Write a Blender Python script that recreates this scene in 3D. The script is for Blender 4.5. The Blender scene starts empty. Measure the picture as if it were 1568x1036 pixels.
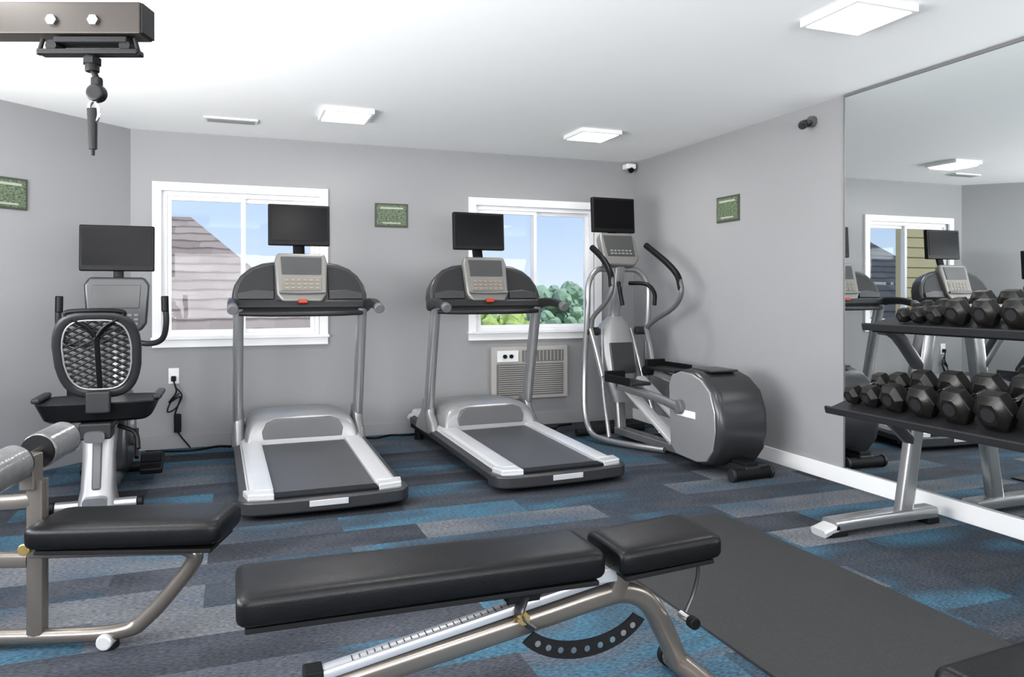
import bpy, bmesh, math, random
from mathutils import Vector, Matrix
random.seed(7)
S=bpy.context.scene
try:
    S.view_settings.view_transform='Standard'
    S.view_settings.look='None'
    S.view_settings.look='Medium High Contrast'
except Exception as e: print('LOOK',e)

# ------------------------------------------------------------ materials
def nn(t,typ,**k):
    n=t.nodes.new(typ)
    for a,b in k.items(): setattr(n,a,b)
    return n
def M(name,col,rough=.5,metal=0.,var=.06,scale=6,bump=0.,bscale=150,emit=0.,spec=None,coat=0.):
    m=bpy.data.materials.new(name); m.use_nodes=True; t=m.node_tree
    b=t.nodes['Principled BSDF']
    tc=nn(t,'ShaderNodeTexCoord')
    no=nn(t,'ShaderNodeTexNoise'); no.inputs['Scale'].default_value=scale; no.inputs['Detail'].default_value=4
    t.links.new(tc.outputs['Object'],no.inputs['Vector'])
    mx=nn(t,'ShaderNodeMix',data_type='RGBA')
    mx.inputs[6].default_value=tuple(max(0,c*(1-var)) for c in col)+(1,)
    mx.inputs[7].default_value=tuple(min(1,c*(1+var)) for c in col)+(1,)
    t.links.new(no.outputs['Fac'],mx.inputs[0]); t.links.new(mx.outputs[2],b.inputs['Base Color'])
    b.inputs['Roughness'].default_value=rough; b.inputs['Metallic'].default_value=metal
    if spec is not None: b.inputs['Specular IOR Level'].default_value=spec
    if coat: b.inputs['Coat Weight'].default_value=coat
    if bump:
        n2=nn(t,'ShaderNodeTexNoise'); n2.inputs['Scale'].default_value=bscale; n2.inputs['Detail'].default_value=3
        t.links.new(tc.outputs['Object'],n2.inputs['Vector'])
        bp=nn(t,'ShaderNodeBump'); bp.inputs['Strength'].default_value=bump; bp.inputs['Distance'].default_value=.002
        t.links.new(n2.outputs['Fac'],bp.inputs['Height']); t.links.new(bp.outputs[0],b.inputs['Normal'])
    if emit:
        b.inputs['Emission Color'].default_value=tuple(col)+(1,); b.inputs['Emission Strength'].default_value=emit
    return m
m_wall=M('paint_grey',(.335,.335,.342),.8,var=.02,scale=1.5,bump=.05,bscale=300,spec=.35)
m_ceil=M('paint_ceiling',(.95,.95,.95),.9,var=.01,bump=.15,bscale=200)
m_white=M('white_trim',(.88,.88,.88),.4,var=.02)
m_vinyl=M('white_vinyl',(.9,.9,.92),.35,var=.02)
m_black=M('black_plastic',(.009,.009,.010),.45,var=.2,spec=.25)
m_blackm=M('black_matte',(.012,.012,.013),.65,var=.2,spec=.25)
m_screen=M('tv_screen',(.004,.004,.005),.22,var=.3,spec=.25)
m_char=M('charcoal_plastic',(.028,.028,.030),.40,var=.1,spec=.35)
m_dgrey=M('dark_grey_metallic',(.075,.075,.079),.30,.5,var=.08)
m_mgrey=M('mid_grey_plastic',(.15,.15,.155),.4,.2,var=.06)
m_silver=M('silver_paint',(.36,.36,.365),.26,.65,var=.05)
m_hood=M('hood_silver',(.33,.33,.335),.32,.4,var=.05)
m_panel=M('console_panel_grey',(.22,.215,.205),.35,.3,var=.05)
m_lsilver=M('light_silver',(.70,.70,.71),.3,.4,var=.04)
m_chrome=M('chrome',(.8,.8,.8),.12,1.,var=.03)
m_taupe=M('taupe_frame_paint',(.235,.212,.19),.24,.65,var=.05)
m_leather=M('black_vinyl_upholstery',(.008,.008,.009),.34,var=.25,scale=20,bump=.25,bscale=260,spec=.26)
m_rubber=M('black_rubber',(.012,.012,.013),.5,var=.2,bump=.2,spec=.3)
m_dumb=M('dumbbell_rubber',(.014,.013,.012),.33,var=.3,scale=25,bump=.2,bscale=120,spec=.4)
m_belt=M('tread_belt',(.075,.075,.08),.40,var=.12,scale=30,bump=.3,bscale=400)
m_foam=M('grey_foam_vinyl',(.13,.13,.132),.20,var=.7,scale=9,bump=.4,bscale=90,spec=.8)
m_red=M('red_plastic',(.36,.05,.02),.4)
m_tan=M('tan_panel',(.19,.17,.145),.4)
m_key=M('key_grey',(.24,.23,.22),.4)
m_disp=M('display_grey',(.07,.072,.072),.25,var=.1)
m_lamp=M('lamp_diffuser',(1,.99,.97),.5,var=0,emit=1.8)
m_lampfr=M('lamp_frame',(.80,.80,.79),.5,emit=.02)
m_steel=M('steel_scale',(.60,.61,.64),.3,.5)
m_brass=M('brass',(.7,.5,.2),.3,.9)
m_mat=M('rubber_mat_surface',(.046,.046,.048),.6,var=.35,scale=120,bump=.4,bscale=250,spec=.3)
m_ac=M('ac_plastic',(.44,.425,.405),.5)
m_acd=M('ac_grille',(.18,.175,.17),.5)
m_bark=M('bark',(.12,.09,.06),.9)
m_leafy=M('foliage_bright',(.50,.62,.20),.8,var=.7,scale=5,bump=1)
m_leafd=M('foliage_hazy',(.38,.50,.34),.8,var=.5,scale=3.5,bump=1)  # pale tint: haze put into the leaf colour
m_sid=M('beige_siding',(.60,.50,.30),.7)
m_grass=M('grass_ground',(.30,.36,.22),.9,var=.4,scale=.3)

def carpet():
    m=bpy.data.materials.new('carpet_tiles'); m.use_nodes=True; t=m.node_tree; L=t.links.new
    b=t.nodes['Principled BSDF']; b.inputs['Roughness'].default_value=.92; b.inputs['Specular IOR Level'].default_value=.2
    tc=nn(t,'ShaderNodeTexCoord')
    def brick(w,h,off,sh):
        mp=nn(t,'ShaderNodeMapping'); mp.inputs['Location'].default_value=(sh,sh*.37,0)
        L(tc.outputs['Object'],mp.inputs['Vector'])
        br=nn(t,'ShaderNodeTexBrick'); br.offset=off; br.inputs['Scale'].default_value=1
        br.inputs['Color1'].default_value=(0,0,0,1); br.inputs['Color2'].default_value=(1,1,1,1)
        br.inputs['Mortar Size'].default_value=0.0; br.inputs['Bias'].default_value=0
        br.inputs['Brick Width'].default_value=w; br.inputs['Row Height'].default_value=h
        L(mp.outputs[0],br.inputs['Vector']); return br
    b1=brick(1.0,.25,.37,3.1)
    mp=nn(t,'ShaderNodeMapping'); mp.inputs['Scale'].default_value=(.8,1.7,1)
    L(tc.outputs['Object'],mp.inputs['Vector'])
    n1=nn(t,'ShaderNodeTexNoise'); n1.inputs['Scale'].default_value=1.3; n1.inputs['Detail'].default_value=2
    L(mp.outputs[0],n1.inputs['Vector'])
    ad=nn(t,'ShaderNodeMath',operation='MULTIPLY_ADD'); ad.inputs[1].default_value=.9; 
    L(n1.outputs['Fac'],ad.inputs[0])
    sc=nn(t,'ShaderNodeMath',operation='MULTIPLY_ADD'); sc.inputs[1].default_value=.70; sc.inputs[2].default_value=-.30
    L(b1.outputs['Color'],sc.inputs[0]); L(sc.outputs[0],ad.inputs[2])
    cr=nn(t,'ShaderNodeValToRGB'); e=cr.color_ramp.elements
    cols=[(0,(.032,.034,.040)),(.2,(.044,.048,.058)),(.34,(.070,.076,.090)),(.45,(.050,.062,.080)),(.54,(.058,.105,.145)),(.60,(.062,.138,.195)),(.67,(.080,.108,.140)),(.78,(.125,.132,.148)),(.9,(.17,.176,.188)),(1,(.11,.155,.20))]
    while len(e)<len(cols): e.new(.5)
    for i,(p,c) in enumerate(cols): e[i].position=p; e[i].color=c+(1,)
    L(ad.outputs[0],cr.inputs[0])
    mp2=nn(t,'ShaderNodeMapping'); mp2.inputs['Scale'].default_value=(35,110,1); L(tc.outputs['Object'],mp2.inputs['Vector'])
    n2=nn(t,'ShaderNodeTexNoise'); n2.inputs['Scale'].default_value=1.5; n2.inputs['Detail'].default_value=3; L(mp2.outputs[0],n2.inputs['Vector'])
    mr=nn(t,'ShaderNodeMapRange'); mr.inputs['From Min'].default_value=.3; mr.inputs['From Max'].default_value=.7; mr.inputs['To Min'].default_value=.5; mr.inputs['To Max'].default_value=1.5
    L(n2.outputs['Fac'],mr.inputs['Value'])
    mx=nn(t,'ShaderNodeMix',data_type='RGBA',blend_type='MULTIPLY'); mx.inputs[0].default_value=1
    L(cr.outputs[0],mx.inputs[6]); L(mr.outputs[0],mx.inputs[7]); L(mx.outputs[2],b.inputs['Base Color'])
    bp=nn(t,'ShaderNodeBump'); bp.inputs['Strength'].default_value=.4; bp.inputs['Distance'].default_value=.004
    L(n2.outputs['Fac'],bp.inputs['Height']); L(bp.outputs[0],b.inputs['Normal'])
    return m
m_carpet=carpet()
def mirror_mat():
    m=bpy.data.materials.new('mirror_glass'); m.use_nodes=True; t=m.node_tree; b=t.nodes['Principled BSDF']
    b.inputs['Base Color'].default_value=(.84,.87,.87,1); b.inputs['Metallic'].default_value=1; b.inputs['Roughness'].default_value=.01
    return m
m_mirror=mirror_mat()
def glass_mat():
    m=bpy.data.materials.new('window_glass'); m.use_nodes=True; t=m.node_tree; t.nodes.clear()
    o=nn(t,'ShaderNodeOutputMaterial'); mx=nn(t,'ShaderNodeMixShader'); tr=nn(t,'ShaderNodeBsdfTransparent'); gl=nn(t,'ShaderNodeBsdfGlossy'); gl.inputs['Roughness'].default_value=.02
    mx.inputs[0].default_value=.012
    t.links.new(tr.outputs[0],mx.inputs[1]); t.links.new(gl.outputs[0],mx.inputs[2]); t.links.new(mx.outputs[0],o.inputs[0]); return m
m_glass=glass_mat()
def shingle_mat():
    m=bpy.data.materials.new('roof_shingles'); m.use_nodes=True; t=m.node_tree; L=t.links.new; b=t.nodes['Principled BSDF']; b.inputs['Roughness'].default_value=.9
    tc=nn(t,'ShaderNodeTexCoord'); nz=nn(t,'ShaderNodeTexNoise'); nz.inputs['Scale'].default_value=3.5; nz.inputs['Detail'].default_value=3
    L(tc.outputs['Object'],nz.inputs['Vector'])
    mx0=nn(t,'ShaderNodeMix',data_type='RGBA'); mx0.inputs[0].default_value=.10; L(tc.outputs['Object'],mx0.inputs[6]); L(nz.outputs['Color'],mx0.inputs[7])
    br=nn(t,'ShaderNodeTexBrick'); br.inputs['Scale'].default_value=1; br.inputs['Brick Width'].default_value=.34; br.inputs['Row Height'].default_value=.22
    br.inputs['Mortar Size'].default_value=0
    br.inputs['Color1'].default_value=(.34,.265,.22,1); br.inputs['Color2'].default_value=(.47,.38,.32,1)
    L(mx0.outputs[2],br.inputs['Vector'])
    sp=nn(t,'ShaderNodeSeparateXYZ'); L(mx0.outputs[2],sp.inputs[0])
    dv=nn(t,'ShaderNodeMath',operation='DIVIDE'); dv.inputs[1].default_value=.22; L(sp.outputs['Y'],dv.inputs[0])
    fr=nn(t,'ShaderNodeMath',operation='FRACT'); L(dv.outputs[0],fr.inputs[0])
    cr=nn(t,'ShaderNodeValToRGB'); e=cr.color_ramp.elements; e[0].position=0; e[0].color=(.95,.95,.95,1); e[1].position=1; e[1].color=(.42,.40,.39,1)
    x=e.new(.70); x.color=(1.0,1.0,1.0,1); x=e.new(.84); x.color=(.62,.6,.58,1); x=e.new(.06); x.color=(1.0,1.0,1.0,1)
    L(fr.outputs[0],cr.inputs[0])
    mx=nn(t,'ShaderNodeMix',data_type='RGBA',blend_type='MULTIPLY'); mx.inputs[0].default_value=1; L(br.outputs['Color'],mx.inputs[6]); L(cr.outputs[0],mx.inputs[7])
    L(mx.outputs[2],b.inputs['Base Color']); return m
m_shing=shingle_mat()
def sign_mat():
    m=bpy.data.materials.new('sign_print'); m.use_nodes=True; t=m.node_tree; L=t.links.new; b=t.nodes['Principled BSDF']; b.inputs['Roughness'].default_value=.5
    tc=nn(t,'ShaderNodeTexCoord'); mp=nn(t,'ShaderNodeMapping'); mp.inputs['Scale'].default_value=(90,90,260); L(tc.outputs['Object'],mp.inputs['Vector'])
    n=nn(t,'ShaderNodeTexNoise'); n.inputs['Scale'].default_value=.6; L(mp.outputs[0],n.inputs['Vector'])
    cr=nn(t,'ShaderNodeValToRGB'); cr.color_ramp.elements[0].position=.42; cr.color_ramp.elements[0].color=(.07,.095,.06,1); cr.color_ramp.elements[1].position=.6; cr.color_ramp.elements[1].color=(.19,.245,.155,1)
    L(n.outputs['Fac'],cr.inputs[0]); L(cr.outputs[0],b.inputs['Base Color']); return m
m_sign=sign_mat()
m_signb=M('sign_border',(.07,.08,.06),.5)
m_signw=M('sign_band',(.40,.43,.35),.5)

# ------------------------------------------------------------ geometry
def link(o): S.collection.objects.link(o); return o
def empty(name,loc=(0,0,0),rz=0):
    e=bpy.data.objects.new(name,None); e.location=loc; e.rotation_euler=(0,0,rz); e.empty_display_size=.1; return link(e)
def mk(name,vs,fs,mat,parent=None,smooth=True,bevel=0,seg=2,loc=(0,0,0),rot=(0,0,0),ang=35):
    me=bpy.data.meshes.new(name); me.from_pydata([tuple(v) for v in vs],[],fs); me.materials.append(mat)
    bm=bmesh.new(); bm.from_mesh(me); bmesh.ops.recalc_face_normals(bm,faces=bm.faces); bm.to_mesh(me); bm.free()
    if smooth:
        me.shade_smooth(); me.set_sharp_from_angle(angle=math.radians(ang))
    o=bpy.data.objects.new(name,me); o.location=loc; o.rotation_euler=rot; link(o)
    if parent: o.parent=parent
    if bevel:
        if smooth: me.shade_smooth(); me.set_sharp_from_angle(angle=math.radians(180))
        bv=o.modifiers.new('bevel','BEVEL'); bv.width=bevel; bv.segments=seg; bv.limit_method='ANGLE'; bv.angle_limit=math.radians(40)
        try: bv.harden_normals=True
        except: pass
    return o
BF=[(0,1,3,2),(4,6,7,5),(0,4,5,1),(2,3,7,6),(0,2,6,4),(1,5,7,3)]
def bv8(c,s):
    return [(c[0]+i*s[0]/2,c[1]+j*s[1]/2,c[2]+k*s[2]/2) for i in(-1,1) for j in(-1,1) for k in(-1,1)]
def box(name,c,s,mat,parent=None,bevel=.004,rot=(0,0,0),seg=2):
    return mk(name,bv8((0,0,0),s),BF,mat,parent,bevel=bevel,seg=seg,loc=c,rot=rot,smooth=bevel>0)
def boxes(name,lst,mat,parent=None,bevel=0,loc=(0,0,0),rot=(0,0,0)):
    vs=[];fs=[]
    for c,s in lst:
        n=len(vs); vs+=bv8(c,s); fs+=[tuple(i+n for i in f) for f in BF]
    return mk(name,vs,fs,mat,parent,bevel=bevel,smooth=bevel>0,loc=loc,rot=rot)
def loft(name,rings,mat,parent=None,cap=True,closed=False,**k):
    n=len(rings[0]); vs=[v for r in rings for v in r]; fs=[]
    R=len(rings)
    for i in range(R if closed else R-1):
        a=i*n; b=((i+1)%R)*n
        for j in range(n): fs.append((a+j,a+(j+1)%n,b+(j+1)%n,b+j))
    if cap and not closed:
        fs.append(tuple(range(n))[::-1]); fs.append(tuple((R-1)*n+j for j in range(n)))
    return mk(name,vs,fs,mat,parent,**k)
def circ(r,n=14,ry=None):
    ry=ry or r
    return [(r*math.cos(2*math.pi*i/n),ry*math.sin(2*math.pi*i/n)) for i in range(n)]
def sup(a,b,e=4,n=28):
    o=[]
    for i in range(n):
        t=2*math.pi*(i+.5)/n; c,s=math.cos(t),math.sin(t)
        o.append((a*math.copysign(abs(c)**(2/e),c),b*math.copysign(abs(s)**(2/e),s)))
    return o
def cat(pts,res,closed=False):
    P=[Vector(p) for p in pts]; n=len(P)
    if n<3 or res<=1: return P
    out=[]
    for i in range(n if closed else n-1):
        if closed: a,b,c,d=P[(i-1)%n],P[i],P[(i+1)%n],P[(i+2)%n]
        else:
            b,c=P[i],P[i+1]; a=P[i-1] if i>0 else b*2-c; d=P[i+2] if i+2<n else c*2-b
        for j in range(res):
            t=j/res
            out.append(.5*((2*b)+(c-a)*t+(2*a-5*b+4*c-d)*t*t+(-a+3*b-3*c+d)*t**3))
    if not closed: out.append(P[-1])
    return out
def sweep(name,pts,prof,mat,parent=None,res=6,closed=False,up=(0,0,1),taper=None,**k):
    if isinstance(prof,(int,float)): prof=circ(prof)
    P=cat(pts,res,closed); n=len(P); rings=[]
    T=[]
    for i in range(n):
        if closed: t=P[(i+1)%n]-P[(i-1)%n]
        else: t=P[min(i+1,n-1)]-P[max(i-1,0)]
        T.append(t.normalized())
    u=Vector(up); 
    if abs(T[0].dot(u))>.95: u=Vector((0,1,0)) if abs(T[0].y)<.9 else Vector((1,0,0))
    s=T[0].cross(u).normalized()
    for i in range(n):
        s=(s-T[i]*s.dot(T[i])).normalized(); v=s.cross(T[i]).normalized()
        f=1 if taper is None else taper[0]+(taper[1]-taper[0])*i/(n-1)
        rings.append([P[i]+s*(x*f)+v*(y*f) for x,y in prof])
    return loft(name,rings,mat,parent,closed=closed,**k)
def cyl(name,a,b,r,mat,parent=None,n=20,bevel=0,r2=None):
    a=Vector(a);b=Vector(b)
    return sweep(name,[a,b],circ(r,n),mat,parent,res=1,taper=None if r2 is None else (1,r2/r),bevel=bevel)
def prism(name,pts,axis,a,b,mat,parent=None,**k):
    def f(p,q):
        return {'x':(q,p[0],p[1]),'y':(p[0],q,p[1]),'z':(p[0],p[1],q)}[axis]
    return loft(name,[[f(p,a) for p in pts],[f(p,b) for p in pts]],mat,parent,**k)

# ------------------------------------------------------------ room
H=2.44; XR=3.606; YB=6.362; XC=-.714; XL=-2.2; YF=-2.6; TH=.14
YL=YB-(XC-XL)
boxes('floor',[(((XL+XR)/2,(YF+YB)/2,-.05),(XR-XL+.4,YB-YF+.4,.1))],m_carpet)
boxes('ceiling',[(((XL+XR)/2,(YF+YB)/2,H+.05),(XR-XL+.4,YB-YF+.4,.1))],m_ceil)
W1=(-.50,.68,.845,1.985); W2=(2.02,3.19,.845,1.975)
def wallseg(x0,x1,z0,z1): return (((x0+x1)/2,YB+TH/2,(z0+z1)/2),(x1-x0,TH,z1-z0))
boxes('wall_back',[wallseg(XC-.15,W1[0],0,H),wallseg(W1[0],W1[1],0,W1[2]),wallseg(W1[0],W1[1],W1[3],H),wallseg(W1[1],W2[0],0,H),
   wallseg(W2[0],W2[1],0,W2[2]),wallseg(W2[0],W2[1],W2[3],H),wallseg(W2[1],XR+TH,0,H)],m_wall)
boxes('wall_right',[((XR+TH/2,(YF+YB)/2,H/2),(TH,YB-YF,H))],m_wall)
d=math.hypot(XC-XL,YB-YL)
a=box('wall_angled',((XC+XL)/2-.0495,(YB+YL)/2+.0495,H/2),(d+.1,TH,H),m_wall,bevel=0,rot=(0,0,math.radians(45)))
LW=(.2,4.2,.5,2.2)   # unseen opening added in the left wall to brighten the ceiling
boxes('wall_left',[((XL-TH/2,(YF+LW[0])/2,H/2),(TH,LW[0]-YF,H)),((XL-TH/2,(YL+LW[1])/2,H/2),(TH,YL-LW[1],H)),
   ((XL-TH/2,(LW[0]+LW[1])/2,LW[2]/2),(TH,LW[1]-LW[0],LW[2])),((XL-TH/2,(LW[0]+LW[1])/2,(LW[3]+H)/2),(TH,LW[1]-LW[0],H-LW[3]))],m_wall)
FW=(-1.4,2.9,.5,2.2)  # invented opening behind the camera, lets fill light into the room
boxes('wall_front',[(((XL+FW[0])/2,YF-TH/2,H/2),(FW[0]-XL,TH,H)),(((XR+FW[1])/2,YF-TH/2,H/2),(XR-FW[1],TH,H)),
   (((FW[0]+FW[1])/2,YF-TH/2,FW[2]/2),(FW[1]-FW[0],TH,FW[2])),(((FW[0]+FW[1])/2,YF-TH/2,(H+FW[3])/2),(FW[1]-FW[0],TH,H-FW[3]))],m_wall)
boxes('baseboard_right',[((XR-.008,(YF+YB)/2,.05),(.016,YB-YF,.10))],m_white,bevel=.003)
boxes('baseboard_back',[(((XC+XR)/2,YB-.008,.05),(XR-XC-.04,.016,.10))],m_wall,bevel=.003)
box('baseboard_angled',((XC+XL)/2+.006,(YB+YL)/2-.006,.05),(d-.02,.016,.10),m_wall,bevel=.003,rot=(0,0,math.radians(45)))

def fr4(cx,cy,cz,w,h,t,dp):
    return [((cx,cy,cz+h/2-t/2),(w,dp,t)),((cx,cy,cz-h/2+t/2),(w,dp,t)),((cx-w/2+t/2,cy,cz),(t,dp,h-2*t)),((cx+w/2-t/2,cy,cz),(t,dp,h-2*t))]
def window(name,x0,x1,z0,z1,y=YB):
    e=empty(name,((x0+x1)/2,y,(z0+z1)/2)); w=x1-x0; h=z1-z0; t=.065
    boxes('casing',[((0,-.012,h/2+t/2),(w+2*t,.024,t)),((-w/2-t/2,-.012,0),(t,.024,h)),((w/2+t/2,-.012,0),(t,.024,h)),((0,-.012,-h/2-t/2),(w+2*t,.024,t))],m_white,e)
    box('stool',(0,-.02,-h/2+.004),(w+2*t+.02,.06,.022),m_white,e)
    f=.035
    boxes('frame',fr4(0,.07,0,w,h,f,.10),m_vinyl,e)
    g=.03
    for sx,yy,k in ((-1,.055,'sash_left'),(1,.088,'sash_right')):
        ww=w/2-f+.018; hh=h-2*f
        c=sx*(w/2-f-ww/2)
        boxes(k,fr4(c,yy,0,ww-.001,hh-.001,g,.028),m_vinyl,e)
        boxes('glass',[((c,yy,0),(ww-2*g,.004,hh-2*g))],m_glass,e)
    return e
window('window_1',*W1); window('window_2',*W2)
MY0=-1.2; MY1=3.70
e=empty('wall_mirror',(XR,(MY0+MY1)/2,(H+.1)/2))
boxes('glass_sheet',[((-.006,0,.0),(.008,MY1-MY0,H-.12))],m_mirror,e)
boxes('edge_trim',[((-.006,(MY1-MY0)/2+.004,0),(.012,.010,H-.11)),((-.008,0,(H-.1)/2-.012),(.016,MY1-MY0,.014))],M('mirror_trim',(.25,.25,.25),.4,.5),e)

def sign(loc,rz,w=.28,h=.20):
    e=empty('wall_sign',loc,rz)
    box('board',(0,-.006,0),(w,.010,h),m_signb,e,bevel=.002)
    box('print',(0,-.0125,0),(w-.03,.003,h-.03),m_sign,e,bevel=0)
    box('title_band',(0,-.015,h*.30),(w*.7,.002,h*.08),m_signw,e,bevel=0)
    box('footer_band',(0,-.015,-h*.33),(w*.55,.002,h*.06),m_signw,e,bevel=0)
sign((1.273,YB,1.856),0)
sign((XR,4.89,1.848),math.radians(-90),w=.28,h=.20)
q=.655
sign((XC-q,YB-q,1.845),math.radians(45),w=.28,h=.205)

def clight(x,y,p=9):
    e=empty('ceiling_light',(x,y,H))
    box('frame',(0,0,-.016),(.34,.34,.032),m_lampfr,e,bevel=.004)
    box('diffuser',(0,0,-.032),(.30,.30,.010),m_lamp,e,bevel=.003)
    l=bpy.data.lights.new('panel_lamp','AREA'); l.shape='SQUARE'; l.size=.28; l.energy=p; l.color=(1,.985,.96)
    o=bpy.data.objects.new('panel_lamp',l); o.location=(0,0,-.045); link(o); o.parent=e
for x,y in ((.742,5.28),(2.63,5.28),(2.6,2.6),(.742,2.6),(-1.1,2.6),(2.6,0),(.742,0),(-1.1,0)): clight(x,y)  # out-of-view fixtures continue the grid, added for extra fill
e=empty('ceiling_vent',(0.0,5.77,H))
boxes('frame',[((0,0,-.006),(.36,.13,.012))],m_white,e,bevel=.003)
boxes('louvres',[((0,-.045+i*.018,-.014),(.32,.006,.006)) for i in range(6)],M('vent_grey',(.25,.25,.25),.5),e)
e=empty('security_camera',(XR,3.98,2.33))
cyl('mount',(0,0,0),(-.03,0,0),.035,m_mgrey,e); cyl('arm',(-.03,0,0),(-.07,-.02,-.02),.012,m_mgrey,e)
cyl('body',(-.04,.03,-.01),(-.12,-.03,-.04),.028,m_char,e,bevel=.006); cyl('lens',(-.115,-.026,-.038),(-.13,-.037,-.044),.018,m_black,e)
e=empty('security_camera',(XR-.08,YB-.06,2.39))
box('body',(0,0,0),(.10,.10,.05),m_white,e,bevel=.012); cyl('lens',(0,-.02,-.02),(0,-.045,-.045),.026,m_black,e)
e=empty('air_conditioner',(2.52,YB,.485))
box('sleeve',(0,-.03,0),(.74,.06,.47),m_ac,e,bevel=.008)
box('grille_back',(-.0,-.062,-.06),(.64,.01,.28),m_acd,e,bevel=.002)
boxes('louvres',[((0,-.072,-.185+i*.019),(.62,.008,.006)) for i in range(14)],m_ac,e)
box('outlet_panel',(.12,-.064,.15),(.40,.012,.10),m_acd,e,bevel=.002)
boxes('outlet_fins',[((-.06+i*.036,-.074,.15),(.006,.01,.09)) for i in range(11)],m_ac,e)
box('control_panel',(-.22,-.068,.15),(.20,.014,.10),m_white,e,bevel=.003)
cyl('knob',(-.25,-.07,.15),(-.25,-.09,.15),.018,m_black,e); cyl('knob',(-.19,-.07,.15),(-.19,-.09,.15),.018,m_black,e)
e=empty('power_outlet',(-.415,YB,.56))
box('plate',(0,-.004,0),(.075,.008,.12),m_white,e,bevel=.003)
box('plug',(0,-.022,-.02),(.035,.03,.04),m_black,e,bevel=.006)
sweep('cord',[(0,-.035,-.03),(.02,-.045,-.12),(-.03,-.04,-.2),(.05,-.04,-.16),(.01,-.04,-.3),(.03,-.05,-.42),(.12,-.08,-.545)],.006,m_black,e,res=8)
sweep('cord_loop',[(.01,-.035,-.08),(.06,-.045,-.15),(.02,-.05,-.24),(-.04,-.045,-.27),(-.02,-.04,-.20),(.04,-.04,-.13)],.005,m_black,e,res=8)
box('adapter',(.03,-.035,-.36),(.05,.045,.14),m_black,e,bevel=.008)
sweep('power_cord',[(.95,6.30,.008),(1.1,6.2,.008),(1.25,6.28,.008),(1.4,6.24,.008),(1.55,6.3,.008)],.008,m_black,res=8)
sweep('power_cord',[(-.6,6.28,.008),(-.3,6.2,.008),(-.1,6.29,.008),(.0,6.25,.008)],.008,m_black,res=8)
sweep('power_cord',[(2.5,6.28,.008),(2.65,6.1,.008),(2.75,6.2,.008),(2.9,6.25,.008)],.008,m_black,res=8)
boxes('rubber_mat',[((2.03,1.72,.006),(.90,3.44,.012))],m_mat,bevel=.003)

def tv(p,c,w=.425,h=.295,tilt=-.06):
    box('tv_body',c,(w,.045,h),m_black,p,bevel=.008,rot=(tilt,0,0))
    s=box('tv_screen',(c[0],c[1]-.0235,c[2]+.01),(w-.035,.003,h-.055),m_screen,p,bevel=0,rot=(tilt,0,0))
    box('tv_mount',(c[0],c[1]+.035,c[2]-.05),(.12,.03,.12),m_black,p,bevel=.005)

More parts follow.
